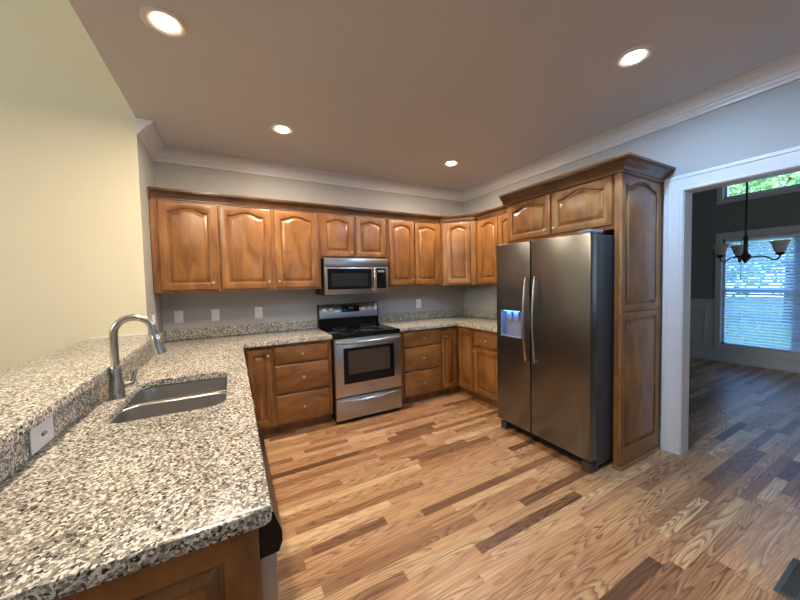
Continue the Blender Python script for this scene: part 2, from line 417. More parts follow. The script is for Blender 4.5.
# ================================================================== SETTING
H = 2.74; XL = -3.6955; YC = -0.61; YR = -7.0; XD = 4.056; HG = 4.7; HD = 3.45
bm = BM(); box(bm, -9.1, XD+0.14, YR-0.1, 0.1, -0.12, 0.0); struct('floor', bm, 'floor')
bm = BM(); box(bm, XL, 0.0, YR, 0.0, H, H+0.1); struct('ceiling', bm, 'ceiling')
bm = BM(); box(bm, -3.80, 0.13, 0.0, 0.10, 0, HD); struct('wall_back', bm, 'wall')
DY0, DY1, DZ = -2.630, -4.30, 2.085          # dining doorway
bm = BM(); box(bm, 0.0, 0.13, DY0, 0.0, 0, HD); box(bm, 0.0, 0.13, DY1, DY0, DZ+0.015, HD); box(bm, 0.0, 0.13, YR, DY1, 0, HD)
struct('wall_right', bm, 'wall')
bm = BM(); box(bm, XL-0.10, XL, YC+0.005, 0.0, 0, H); struct('wall_left', bm, 'wall')
bm = BM(); box(bm, -9.0, XL, YC-0.001, YC+0.004, 0, HG); struct('wall_greatroom', bm, 'cream')
bm = BM(); box(bm, XL, XL+0.1, YR, YC, H+0.1, HG); struct('wall_bulkhead', bm, 'cream')
bm = BM(); box(bm, -9.0, XL, YR, YC, HG, HG+0.1); struct('ceiling_greatroom', bm, 'ceiling')
bm = BM()
for a in ((-9.1, -9.0, -5.0, YC, 0, 2.2), (-9.1, -9.0, -5.0, YC, 3.8, HG), (-9.1, -9.0, -3.0, YC, 2.2, 3.8), (-9.1, -9.0, YR, -5.0, 0, HG)): box(bm, *a)
struct('wall_west', bm, 'cream')
bm = BM()
for a in ((-9.1, -2.0, YR-0.1, YR, 0, HG), (-1.2, XD, YR-0.1, YR, 0, HG), (-2.0, -1.2, YR-0.1, YR, 0, 1.2), (-2.0, -1.2, YR-0.1, YR, 2.0, HG)): box(bm, *a)
struct('wall_rear', bm, 'wall')
# half wall that carries the raised bar
bm = BM(); box(bm, -3.82, -3.677, -2.99, YC-0.002, 0, 1.029); struct('wall_bar', bm, 'cream')
# dining room: window wall with two openings, side walls, ceiling
WY0, WY1 = -1.700, -3.36; WZ0, WZ1 = 0.285, 2.03; TZ0, TZ1 = 2.688, 3.15
bm = BM()
for a in ((WY0, -0.8, 0, HD), (YR, WY1, 0, HD), (WY1, WY0, 0, WZ0), (WY1, WY0, WZ1, TZ0), (WY1, WY0, TZ1, HD)): box(bm, XD, XD+0.14, a[0], a[1], a[2], a[3])
struct('wall_dining_window', bm, 'dining')
bm = BM(); box(bm, 0.13, XD, -0.9, -0.8, 0, HD); struct('wall_dining_side', bm, 'dining')
bm = BM()
for a in ((0.13, 1.5, 0, HD), (2.9, XD, 0, HD), (1.5, 2.9, 0, 0.9), (1.5, 2.9, 2.3, HD)): box(bm, a[0], a[1], -4.9, -4.8, a[2], a[3])  # unseen opening added to hold the dining fill light
struct('wall_dining_rear', bm, 'dining')
bm = BM(); box(bm, 0.13, XD+0.14, -4.9, -0.8, HD, HD+0.1); struct('ceiling_dining', bm, 'ceiling')

# crown moulding of the kitchen
CROWN = [(0.0, H), (0.108, H), (0.108, H-0.014), (0.098, H-0.014), (0.096, H-0.024), (0.090, H-0.030), (0.072, H-0.040), (0.056, H-0.054), (0.046, H-0.072),
         (0.044, H-0.078), (0.032, H-0.078), (0.030, H-0.090), (0.022, H-0.096), (0.022, H-0.104), (0.014, H-0.104), (0.012, H-0.118), (0.006, H-0.122), (0.0, H-0.122)]
bm = BM(); sweep(bm, [(XL, YC), (XL, 0), (0, 0), (0, YR)], CROWN, -1); struct('trim_1', bm, 'trim', label='white crown moulding under the kitchen ceiling')
# doorway casing: two legs and a head with a backband step
def casing_profile():
    return [(0, 0), (0, -0.012), (0.004, -0.016), (0.018, -0.017), (0.022, -0.013), (0.080, -0.018), (0.092, -0.020), (0.096, -0.026), (0.116, -0.027), (0.120, -0.024), (0.120, 0)]
bm = BM()
ci_y, ci_z = DY0-0.009, DZ+0.004
ls = []
for (y, z, ny, nz) in ((ci_y, 0.0, 1, 0), (ci_y, ci_z, 1, 1), (DY1+0.009, ci_z, -1, 1), (DY1+0.009, 0.0, -1, 0)):
    ls.append([(x, y+ny*o, z+nz*o) for o, x in casing_profile()])
loops(bm, ls); struct('trim_2', bm, 'trim', label='white casing round the dining doorway, kitchen side')
bm = BM(); ls = []
for (y, z, ny, nz) in ((ci_y, 0.0, 1, 0), (ci_y, ci_z, 1, 1), (DY1+0.009, ci_z, -1, 1), (DY1+0.009, 0.0, -1, 0)):
    ls.append([(0.13-x, y+ny*o, z+nz*o) for o, x in casing_profile()])
loops(bm, ls); struct('trim_3', bm, 'trim', label='white casing round the dining doorway, dining side')
bm = BM(); box(bm, -0.002, 0.132, DY0, DY0-0.013, 0, DZ); box(bm, -0.002, 0.132, DY1, DY0, DZ, DZ+0.014); box(bm, -0.002, 0.132, DY1, DY1+0.013, 0, DZ)
struct('trim_4', bm, 'trim', label='white jamb lining of the dining doorway')
# baseboards
BASE = [(0, 0), (0.016, 0), (0.016, 0.10), (0.012, 0.115), (0.008, 0.120), (0.004, 0.135), (0, 0.135)]
bm = BM(); sweep(bm, [(0.0, -2.512), (0.0, -2.521)], [(o*1.0, z*1.28) for o, z in BASE], -1); struct('baseboard_right', bm, 'trim')
bm = BM(); sweep(bm, [(XD, -0.9), (XD, -4.8)], [(o, z*1.05) for o, z in BASE], -1); sweep(bm, [(XD, -0.9), (XD, -4.8)], [(0, 0), (0.03, 0), (0.028, 0.012), (0.016, 0.02), (0, 0.02)], -1)
struct('baseboard_dining', bm, 'wains')
# wainscot: white field, chair rail, picture-frame panels
bm = BM(); box(bm, XD-0.006, XD-0.0005, -1.62, -0.9, 0.14, 0.96); box(bm, XD-0.006, XD-0.0005, -3.46, -1.62, 0.14, 0.19); box(bm, XD-0.006, XD-0.0005, -4.8, -3.46, 0.14, 0.96)
def picture_frame(y0, y1, z0, z1):
    for a in ((y0, y1, z0, z0+0.03), (y0, y1, z1-0.03, z1), (y0, y0+0.03, z0+0.03, z1-0.03), (y1-0.03, y1, z0+0.03, z1-0.03)):
        box(bm, XD-0.020, XD-0.006, a[0], a[1], a[2], a[3], 0.006, 1)
picture_frame(-1.52, -1.0, 0.27, 0.86); picture_frame(-4.6, -3.6, 0.27, 0.86)
struct('trim_5', bm, 'wains', label='white panelled wainscot below the chair rail in the dining room')
bm = BM()
for y0, y1 in ((-1.622, -0.9), (-4.8, -3.463)):
    sweep(bm, [(XD, y1), (XD, y0)], [(0, 0.955), (0.012, 0.955), (0.018, 0.98), (0.03, 1.0), (0.036, 1.02), (0.03, 1.035), (0, 1.035)], -1)
struct('trim_6', bm, 'wains', label='white chair rail in the dining room')

# dining windows
def window(name, z0, z1, mull, rail):
    root = bpy.data.objects.new(name, None); COL.objects.link(root); root['kind'] = 'structure'
    bm = BM(); c = 0.08 if z0 > 2 else 0.105
    for a in ((WY0, WY0+0.08, z0-c, z1+c), (WY1-c, WY1, z0-c, z1+c), (WY1, WY0, z1, z1+c), (WY1, WY0, z0-c, z0)):
        box(bm, XD-0.022, XD, a[0], a[1], a[2], a[3], 0.006, 1)
    obj('window_casing', bm, 'wains', root)
    bm = BM()
    for a in ((WY0-0.03, WY0, z0, z1), (WY1, WY1+0.035, z0, z1), (WY1, WY0, z0, z0+0.035), (WY1, WY0, z1-0.035, z1)): box(bm, XD+0.05, XD+0.11, *a)
    for y in mull: box(bm, XD+0.05, XD+0.11, y-0.05, y+0.05, z0, z1)
    for z in rail: box(bm, XD+0.06, XD+0.10, WY1, WY0, z-0.03, z+0.03)
    obj('window_frame', bm, 'trim', root)
    bm = BM(); box(bm, XD+0.078, XD+0.083, WY1+0.035, WY0-0.035, z0+0.035, z1-0.035); obj('window_pane', bm, 'pane', root)
window('window_1', WZ0, WZ1, [-2.50], [1.175])
window('window_2', TZ0, TZ1, [], [])

# ================================================================== CABINETS
ZB, ZT = 1.402, 2.1795; YF = -0.33          # upper doors; face-frame plane (doors stand on it)
def upper(label, x0, x1, z0, doors, group='wall cabinets of the kitchen', kside=None):
    t = thing('wall_cabinet', label, 'cabinet', (x0, -0.002, z0-0.022), 0, group)
    w = x1-x0; h = ZT+0.014-(z0-0.022); bm = BM()
    box(bm, 0.001, w-0.001, YF+0.002, 0, 0, h, 0.0015, 1)
    obj('body', bm, 'wood', t)
    for (a, b, kx) in doors:
        door(t, a-x0, b-x0, 0.022, 0.022+ZT-z0, YF+0.002, kx-x0, 0.022+0.062 if z0 < 1.6 else 0.022+0.045, arch=0.036 if b-a > 0.4 else 0.028, rt=0.05 if z0 < 1.6 else 0.045, rb=0.062 if z0 < 1.6 else 0.055, sl=0.062)
    return t
upper('single-door brown wall cabinet at the left end of the run, beside the cream wall', XL+0.003, -3.19, ZB, [(-3.636, -3.208, -3.245)])
upper('two-door brown wall cabinet above the two blank wall plates, left of the microwave', -3.188, -2.246, ZB, [(-3.173, -2.732, -2.765), (-2.703, -2.272, -2.672)])
upper('short two-door brown wall cabinet directly above the microwave', -2.244, -1.452, 1.7332, [(-2.234, -1.866, -1.898), (-1.838, -1.469, -1.806)])
upper('narrow two-door brown wall cabinet between the microwave and the diagonal corner cabinet', -1.450, -0.655, ZB, [(-1.420, -1.072, -1.105), (-1.062, -0.688, -1.030)])
# one long crown over the four back cabinets
def cab_crown(z0, z1, out):
    h = z1-z0
    return [(0, z0), (0.010, z0), (0.013, z0+h*0.04), (0.013, z0+h*0.16), (0.018, z0+h*0.18), (0.020, z0+h*0.26), (out*0.36, z0+h*0.40), (out*0.56, z0+h*0.56), (out*0.80, z0+h*0.70), (out*0.88, z0+h*0.72), (out*0.88, z0+h*0.80), (out, z0+h*0.82), (out, z1-0.003), (out-0.003, z1), (0, z1)]
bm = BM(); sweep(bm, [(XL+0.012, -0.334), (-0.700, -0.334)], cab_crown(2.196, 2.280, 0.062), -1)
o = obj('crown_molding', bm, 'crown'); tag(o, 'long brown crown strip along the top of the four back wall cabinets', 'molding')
# diagonal corner cabinet
t = thing('corner_cabinet', 'tall narrow diagonal-front wall cabinet in the corner of the two walls', 'cabinet', (0, 0, 0), 0, 'wall cabinets of the kitchen')
bm = BM(); poly = [(-0.002, -0.002), (-0.652, -0.002), (-0.652, -0.335), (-0.625, -0.335), (-0.335, -0.625), (-0.335, -0.652), (-0.002, -0.652)]
loops(bm, [[(x, y, z) for x, y in poly] for z in (1.380, 2.205)]); obj('body', bm, 'wood', t)
d = Vector((1, -1, 0)).normalized(); nrm = Vector((-1, -1, 0)).normalized()
dw = 0.305; cx_ = Vector((-0.480, -0.480, 0)); bm = door_bm(dw, 0.79, arch=0.028, sl=0.058, rt=0.05, rb=0.062)
mat = Matrix(((d.x, -nrm.x, 0, cx_.x - d.x*dw/2), (d.y, -nrm.y, 0, cx_.y - d.y*dw/2), (0, 0, 1, 1.402), (0, 0, 0, 1)))
bmesh.ops.transform(bm, matrix=mat, verts=bm.verts); dd = obj('door', bm, 'wood', t)
bm = BM(); lathe(bm, [(0.006, 0), (0.0045, -0.004), (0.0045, -0.012), (0.009, -0.016), (0.0128, -0.020), (0.0128, -0.024), (0.009, -0.028), (0.003, -0.0295)], (0.034, -0.02, 0.055), 'y', 16)
bmesh.ops.transform(bm, matrix=mat, verts=bm.verts); obj('knob', bm, 'pull', dd)
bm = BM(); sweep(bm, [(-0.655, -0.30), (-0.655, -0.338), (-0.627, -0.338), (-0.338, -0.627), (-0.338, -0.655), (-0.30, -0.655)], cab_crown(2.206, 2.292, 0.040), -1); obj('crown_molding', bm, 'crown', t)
# right-wall upper cabinet (local x runs towards the camera)
t = thing('wall_cabinet', 'brown wall cabinet on the right wall between the corner cabinet and the refrigerator', 'cabinet', (-0.002, -0.662, 1.380), -PI/2, 'wall cabinets of the kitchen')
bm = BM(); box(bm, 0, 0.755, -0.328, 0, 0, 0.814, 0.0015, 1); obj('body', bm, 'wood', t)
door(t, 0.045, 0.375, 0.022, 0.022+ZT-ZB, -0.328, None, arch=0.028, rt=0.05, rb=0.062, sl=0.062)
door(t, 0.383, 0.713, 0.022, 0.022+ZT-ZB, -0.328, 0.418, 0.084, arch=0.028, rt=0.05, rb=0.062, sl=0.062)
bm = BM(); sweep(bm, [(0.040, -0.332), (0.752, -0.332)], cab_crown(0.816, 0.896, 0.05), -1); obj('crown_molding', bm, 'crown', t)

# refrigerator surround: cabinet over the refrigerator plus tall end panel
t = thing('refrigerator_cabinet', 'tall brown surround with two small doors above the refrigerator and a panelled end', 'cabinet', (-0.002, -1.420, 0), -PI/2)
bm = BM(); box(bm, 0.0, 1.040, -0.599, 0, 1.790, 2.19, 0.0015, 1); obj('body', bm, 'wood', t)
for a, b, kx in ((0.0195, 0.506, 0.470), (0.520, 1.0195, 0.556)):
    door(t, a, b, 1.8213, 2.182, -0.599, kx, 1.8213+0.045, arch=0.042, rt=0.042, rb=0.055, sl=0.06)
# end panel in local coordinates: its show face looks along +local x (towards the camera)
e = thing('end_panel', '', ''); del e['label'], e['category']; e.parent = t
COL.objects.unlink(e); bpy.data.objects.remove(e)
bm = BM(); box(bm, 1.0405, 1.069, -0.621, -0.001, 0.0, 2.19, 0.001, 1)
ep = obj('end_panel', bm, 'wood', t)
def end_face(z0, z1, arch, rt, rb):
    b2 = door_bm(0.620, z1-z0, t=0.0205, sl=0.062, sr=0.088, rt=rt, rb=rb, arch=arch)
    # local door x -> from front edge (-0.621) back to the wall; outward (-y) -> +local x
    mt = Matrix(((0, -1, 0, 1.069), (1, 0, 0, -0.621), (0, 0, 1, z0), (0, 0, 0, 1)))
    bmesh.ops.transform(b2, matrix=mt, verts=b2.verts); return b2
obj('panel', end_face(1.170, 2.19, 0.05, 0.04, 0.052), 'wood', ep); obj('panel', end_face(0.0, 1.1695, 0.0, 0.052, 0.15), 'wood', ep)
bm = BM(); sweep(bm, [(1.036, -0.6215), (1.0905, -0.6215), (1.0905, -0.002)], [(0, 0), (0.012, 0), (0.011, 0.008), (0.006, 0.015), (0, 0.018)], -1); obj('shoe_molding', bm, 'wood', t)
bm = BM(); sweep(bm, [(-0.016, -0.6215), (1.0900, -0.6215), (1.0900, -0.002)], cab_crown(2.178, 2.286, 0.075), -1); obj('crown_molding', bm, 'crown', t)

# base cabinets
def base_body(t, w, depth=0.608, toe=True):
    bm = BM(); box(bm, 0.001, w-0.001, -depth, 0, 0.095, 0.876, 0.0015, 1)
    b = obj('body', bm, 'wood', t)
    bm = BM(); box(bm, 0.001, w-0.001, -depth+0.07, -0.02, 0.0, 0.0945); obj('toe_kick', bm, 'wood', t)
BG = 'base cabinets of the kitchen'
t = thing('base_cabinet', 'narrow one-door base cabinet in the inner corner beside the sink counter', 'cabinet', (-3.058, -0.002, 0), 0, BG)
base_body(t, 0.270); door(t, 0.058, 0.250, 0.120, 0.838, -0.608, 0.224, 0.780, arch=0, sl=0.048, rt=0.058, rb=0.06)
t = thing('drawer_cabinet', 'three-drawer brown base cabinet left of the range', 'cabinet', (-2.787, -0.002, 0), 0, BG)
base_body(t, 0.551)
for z0, z1 in ((0.686, 0.842), (0.408, 0.668), (0.115, 0.380)): drawer(t, 0.016, 0.514, z0, z1, -0.608)
t = thing('drawer_cabinet', 'three-drawer brown base cabinet right of the range', 'cabinet', (-1.465, -0.002, 0), 0, BG)
base_body(t, 0.583)
for z0, z1 in ((0.686, 0.856), (0.403, 0.668), (0.110, 0.382)): drawer(t, 0.062, 0.574, z0, z1, -0.608)
t = thing('corner_base_cabinet', 'L-shaped corner base cabinet with two narrow doors meeting at a right angle', 'cabinet', (0, 0, 0), 0, BG)
bm = BM(); poly = [(-0.002, -0.002), (-0.881, -0.002), (-0.881, -0.610), (-0.610, -0.610), (-0.610, -0.914), (-0.002, -0.914)]
loops(bm, [[(x, y, z) for x, y in poly] for z in (0.095, 0.876)]); obj('body', bm, 'wood', t)
bm = BM(); poly = [(-0.02, -0.02), (-0.881, -0.02), (-0.881, -0.540), (-0.540, -0.540), (-0.540, -0.914), (-0.02, -0.914)]
loops(bm, [[(x, y, z) for x, y in poly] for z in (0.0, 0.0945)]); obj('toe_kick', bm, 'wood', t)
door(t, -0.876, -0.648, 0.108, 0.832, -0.610, -0.832, 0.765, arch=0, sl=0.046, rt=0.055, rb=0.06)
bm = door_bm(0.258, 0.724, arch=0, sl=0.052, rt=0.055, rb=0.06)
bmesh.ops.transform(bm, matrix=Matrix(((0, 1, 0, -0.610), (-1, 0, 0, -0.640), (0, 0, 1, 0.108), (0, 0, 0, 1))), verts=bm.verts); obj('door', bm, 'wood', t)
t = thing('base_cabinet', 'brown base cabinet with a drawer over a door beside the refrigerator', 'cabinet', (-0.002, -0.916, 0), -PI/2, BG)
base_body(t, 0.500); drawer(t, 0.012, 0.440, 0.672, 0.832, -0.608)
door(t, 0.012, 0.440, 0.118, 0.645, -0.608, 0.030, 0.607, arch=0, sl=0.06, rt=0.058, rb=0.06)
# peninsula: sink base, end panel
t = thing('sink_cabinet', 'brown sink base cabinet of the peninsula with a plain panelled end under the granite', 'cabinet', (-3.672, -2.955, 0), PI/2)
# local x = world y + 2.955 ; local y = -(world x + 3.672)
bm = BM(); box(bm, 0.625, 2.27, -0.610, 0.0, 0.095, 0.14); box(bm, 0.625, 2.27, -0.610, -0.592, 0.14, 0.876); box(bm, 0.625, 0.643, -0.592, 0.0, 0.14, 0.876); box(bm, 2.252, 2.27, -0.592, 0.0, 0.14, 0.876)
box(bm, 0.643, 2.252, -0.01, 0.0, 0.14, 0.876); obj('body', bm, 'wood', t)
bm = BM(); box(bm, 0.625, 2.27, -0.54, -0.02, 0.0, 0.0945); obj('toe_kick', bm, 'wood', t)
for a, b, kx in ((0.65, 1.08, 1.045), (1.09, 1.52, 1.125), (1.56, 1.90, 1.865), (1.91, 2.24, 1.945)):
    door(t, a, b, 0.120, 0.838, -0.610, kx, 0.780, arch=0, sl=0.06, rt=0.058, rb=0.06)
bm = door_bm(0.610, 0.872, t=0.022, sl=0.085, sr=0.075, rt=0.075, rb=0.12, arch=0)
bmesh.ops.transform(bm, matrix=Matrix(((0, 1, 0, 0.024), (-1, 0, 0, 0.0), (0, 0, 1, 0.003), (0, 0, 0, 1))), verts=bm.verts)
obj('end_panel', bm, 'wood', t)

# ================================================================== COUNTERTOPS
Z0, Z1 = 0.878, 0.914
arc = [(-3.0336-0.022+0.022*math.cos(math.radians(a)), -2.981+0.022+0.022*math.sin(math.radians(a))) for a in (-90, -67, -45, -22, 0)]
out = [(-3.674, -2.981)] + arc + [(-3.0336, -0.6514), (-2.2345, -0.6514), (-2.2345, -0.0015), (-3.694, -0.0015), (-3.694, -0.609), (-3.674, -0.609)]
SX0, SX1, SY0, SY1 = -3.552, -3.140, -2.185, -1.560
hole = rrect(SX0, SX1, SY0, SY1, 0.075)
t = thing('granite_countertop', 'L-shaped speckled granite counter holding the sink', 'countertop', (0, 0, 0))
bm = BM(); slab(bm, out, Z0, Z1, 0.006, [hole]); obj('slab', bm, 'granite', t)
bm = BM(); box(bm, -3.672, -2.2345, -0.0215, -0.0015, Z1+0.0003, 1.016, 0.003, 1); obj('backsplash', bm, 'granite', t)
bm = BM(); box(bm, -3.694, -3.6725, -0.607, -0.0015, Z1+0.0003, 1.016, 0.003, 1); obj('backsplash', bm, 'granite', t)
bm = BM(); box(bm, -3.6755, -3.655, -2.98, -0.6125, Z1+0.0003, 1.0295, 0.002, 1); obj('backsplash', bm, 'granite', t)
t = thing('granite_countertop', 'smaller granite counter in the far corner between the range and the refrigerator', 'countertop', (0, 0, 0))
bm = BM(); slab(bm, [(-1.467, -0.6514), (-0.6514, -0.6514), (-0.6514, -1.414), (-0.0015, -1.414), (-0.0015, -0.0015), (-1.467, -0.0015)], Z0, Z1, 0.006); obj('slab', bm, 'granite', t)
bm = BM(); box(bm, -1.467, -0.0225, -0.0215, -0.0015, Z1+0.0003, 1.016, 0.003, 1); obj('backsplash', bm, 'granite', t)
bm = BM(); box(bm, -0.0215, -0.0015, -1.414, -0.0015, Z1+0.0003, 1.016, 0.003, 1); obj('backsplash', bm, 'granite', t)
bm = BM(); slab(bm, [(-4.03, -3.02), (-3.6115, -3.02), (-3.6115, YC-0.0045), (-4.03, YC-0.0045)], 1.0298, 1.064, 0.006)
o = obj('bar_countertop', bm, 'granite'); tag(o, 'raised granite bar ledge along the left, above the sink counter', 'countertop')
bm = BM(); box(bm, -4.03, -3.70, YC-0.0040, YC-0.0012, 1.062, 1.070); o = struct('trim_7', bm, 'caulk', label='white caulk line where the bar ledge meets the cream wall')

# ================================================================== SINK AND FAUCET
t = thing('kitchen_sink', 'stainless undermount double-bowl sink set in the granite', 'sink', (0, 0, 0))
def bowl(name, x0, x1, y0, y1, r, zt, zb, lip=0.0):
    bm = BM(); ls = []
    for d, z in ((-lip-0.001, zt-0.0015), (-0.001, zt), (0.003, zt-0.003), (0.006, zt-0.02), (0.012, zb+0.03), (0.018, zb+0.012), (0.034, zb+0.001), (0.05, zb)):
        ls.append([(x, y, z) for x, y in rrect(x0+d, x1-d, y0+d, y1-d, max(r-d*0.4, 0.02), 8)])
    loops(bm, ls, cap0=False)
    b = obj(name, bm, 'sinksteel', t)
    cx, cy = (x0+x1)/2, (y0+y1)/2
    bm = BM(); lathe(bm, [(0.044, 0.0005), (0.043, 0.003), (0.035, 0.003), (0.032, 0.001), (0.01, 0.001), (0.001, 0.001)], (cx, cy, zb), 'z', 24); obj('drain', bm, 'steel', b)
    return b
YD = -1.845
bowl('bowl', SX0-0.006, SX1+0.006, YD+0.012, SY1+0.006, 0.07, 0.874, 0.70, 0.0)
bowl('bowl', SX0-0.006, SX1+0.006, SY0-0.006, YD-0.012, 0.07, 0.874, 0.68, 0.0)
bm = BM(); box(bm, SX0+0.0, SX1-0.0, YD-0.0125, YD+0.0125, 0.855, 0.8775, 0.004, 2); obj('divider', bm, 'sinksteel', t)
# faucet
FX, FY = -3.5885, -1.825
t = thing('faucet', 'brushed nickel pull-down gooseneck faucet behind the sink', 'faucet', (FX, FY, 0.914))
bm = BM(); lathe(bm, [(0.032, 0.0002), (0.032, 0.006), (0.0295, 0.010), (0.029, 0.03), (0.0285, 0.06), (0.0265, 0.085), (0.0225, 0.112), (0.021, 0.135), (0.019, 0.150), (0.017, 0.153)], (0, 0, 0), 'z', 28)
obj('base', bm, 'nickel', t)
bm = BM(); pts = [(0, 0, 0.150), (0, 0, 0.20), (0, 0, 0.282)]
R_ = 0.0735
for i in range(1, 19):
    a = PI - math.radians(172)*i/18
    pts.append((R_ + R_*math.cos(a), 0, 0.299 + R_*1.03*math.sin(a)))
pts.append(tuple(Vector(pts[-1])+Vector((0.003, 0, -0.020))))
tube(bm, pts, 0.0155, 18); obj('spout', bm, 'nickel', t)
e0 = Vector(pts[-1]); ed = (Vector(pts[-1])-Vector(pts[-2])).normalized(); ed = Vector((0.22, 0, -1)).normalized()
bm = BM(); tube(bm, [e0, e0+ed*0.012, e0+ed*0.014, e0+ed*0.05, e0+ed*0.085, e0+ed*0.10, e0+ed*0.104], [0.0165, 0.0168, 0.018, 0.0205, 0.0235, 0.0245, 0.021], 20); obj('spray_head', bm, 'nickel', t)
hd = Vector((0.74, 0.67, 0)); HP = lambda r, z, k=0.0: (hd.x*r+k*0.5, hd.y*r, z)
bm = BM(); tube(bm, [HP(0.018, 0.052), HP(0.040, 0.053), HP(0.062, 0.054), HP(0.069, 0.054)], [0.0155, 0.0155, 0.015, 0.010], 16)
tube(bm, bez(HP(0.060, 0.048), HP(0.072, 0.07), HP(0.074, 0.085), HP(0.084, 0.118), 8), [0.011, 0.0115, 0.011, 0.010, 0.0095, 0.009, 0.0085, 0.0085, 0.007], 12); obj('handle', bm, 'nickel', t)

# ================================================================== RANGE
RX0, RX1 = -2.2305, -1.4710; RW = RX1-RX0
t = thing('range', 'stainless electric range with black glass cooktop between the drawer cabinets', 'range', (RX0, 0, 0))
bm = BM(); box(bm, 0.002, RW-0.002, -0.655, -0.025, 0.035, 0.888); box(bm, 0.03, RW-0.03, -0.60, -0.05, 0.0, 0.036); obj('body', bm, 'black', t)
bm = BM(); box(bm, 0.0, RW, -0.672, -0.090, 0.889, 0.915, 0.006, 2); ck = obj('cooktop', bm, 'glass', t)
for cx, cy, r in ((0.20, -0.50, 0.11), (0.56, -0.50, 0.085), (0.20, -0.235, 0.075), (0.56, -0.235, 0.105)):
    bm = BM(); lathe(bm, [(r-0.003, 0.9152), (r-0.003, 0.9156), (r, 0.9156), (r, 0.9152)], (cx, cy, 0), 'z', 40); obj('burner_ring', bm, 'grey', ck)
# backguard: black riser, stainless sloped console
bm = BM(); prof = [(-0.090, 0.914), (-0.075, 1.020), (-0.026, 1.020), (-0.026, 0.914)]
loops(bm, [[(x, y, z) for y, z in prof] for x in (0.0, RW)]); bg_ = obj('backguard', bm, 'glass', t)
bm = BM(); prof = [(-0.088, 1.021), (-0.089, 1.030), (-0.070, 1.176), (-0.062, 1.186), (-0.026, 1.186), (-0.026, 1.021)]
loops(bm, [[(x, y, z) for y, z in prof] for x in (0.012, RW-0.012)]); cn = obj('console', bm, 'steel', t)
prof = [(-0.092, 1.020), (-0.073, 1.180), (-0.062, 1.189), (-0.024, 1.189), (-0.024, 1.020)]
for a, b in ((0.0, 0.0115), (RW-0.0115, RW)):
    bm = BM(); loops(bm, [[(x, y, z) for y, z in prof] for x in (a, b)]); obj('console_cap', bm, 'black', cn)
def console_y(z): return -0.089 + (z-1.03)*(0.019/0.146)
bm = BM(); ls = []
for d, off in ((0, 0.001), (0, -0.002), (0.002, -0.003)):
    ls.append([(0.283+d, console_y(1.086+d)+off, 1.086+d), (0.508-d, console_y(1.086+d)+off, 1.086+d), (0.508-d, console_y(1.160-d)+off, 1.160-d), (0.283+d, console_y(1.160-d)+off, 1.160-d)])
loops(bm, ls); ds = obj('display', bm, 'glass', cn)
bm = BM(); ls = []
for off in (-0.0025, -0.0035): ls.append([(0.37, console_y(1.125)+off, 1.125), (0.425, console_y(1.125)+off, 1.125), (0.425, console_y(1.143)+off, 1.143), (0.37, console_y(1.143)+off, 1.143)])
loops(bm, ls); obj('clock_window', bm, 'grey', ds)
for kx in (0.080, 0.158, 0.562, 0.638, 0.712):
    bm = BM(); z = 1.120; y = console_y(z)
    lathe(bm, [(0.027, 0.001), (0.027, -0.004), (0.0245, -0.006), (0.023, -0.024), (0.021, -0.027), (0.001, -0.0275)], (kx, y, z), 'y', 24); box(bm, kx-0.0045, kx+0.0045, y-0.033, y-0.020, z-0.022, z+0.022, 0.003, 1); obj('knob', bm, 'knobw', cn)
# oven door
bm = BM(); box(bm, 0.006, RW-0.006, -0.690, -0.657, 0.272, 0.868, 0.006, 2); od = obj('oven_door', bm, 'steel', t)
bm = BM(); box(bm, 0.095, 0.668, -0.693, -0.689, 0.403, 0.772, 0.0012, 1); wf = obj('window_frame', bm, 'glass', od)
bm = BM(); box(bm, 0.145, 0.614, -0.6940, -0.6925, 0.500, 0.740, 0.0005, 1); obj('oven_window', bm, 'ovenglass', wf)
def bowed(x0, x1, y, z, out, sag, r, n=16):
    return [(x0+(x1-x0)*i/n, y-out*math.sin(PI*i/n)**0.8, z-sag*math.sin(PI*i/n)) for i in range(n+1)]
bm = BM(); tube(bm, bowed(0.018, RW-0.018, -0.712, 0.836, 0.030, 0.006, 0), [0.012]+[0.0165]*15+[0.012], 14, 0.8)
for x in (0.035, RW-0.035): box(bm, x-0.013, x+0.013, -0.716, -0.688, 0.824, 0.850, 0.004, 1)
obj('handle', bm, 'steel', od)
bm = BM(); box(bm, 0.345, 0.418, -0.6925, -0.6895, 0.340, 0.362, 0.001, 1); bd = obj('badge', bm, 'grey', od)
bm = BM(); box(bm, 0.352, 0.411, -0.6935, -0.6924, 0.345, 0.357, 0.0004, 1); obj('badge_plate', bm, 'steel', bd)
bm = BM(); box(bm, 0.006, RW-0.006, -0.690, -0.657, 0.036, 0.262, 0.006, 2); dr = obj('drawer', bm, 'steel', t)
bm = BM(); tube(bm, bowed(0.020, RW-0.020, -0.694, 0.236, 0.034, 0.010, 0), [0.006]+[0.011+0.009*math.sin(PI*k/16) for k in range(1, 16)]+[0.006], 14, 0.9); obj('handle', bm, 'steel', dr)

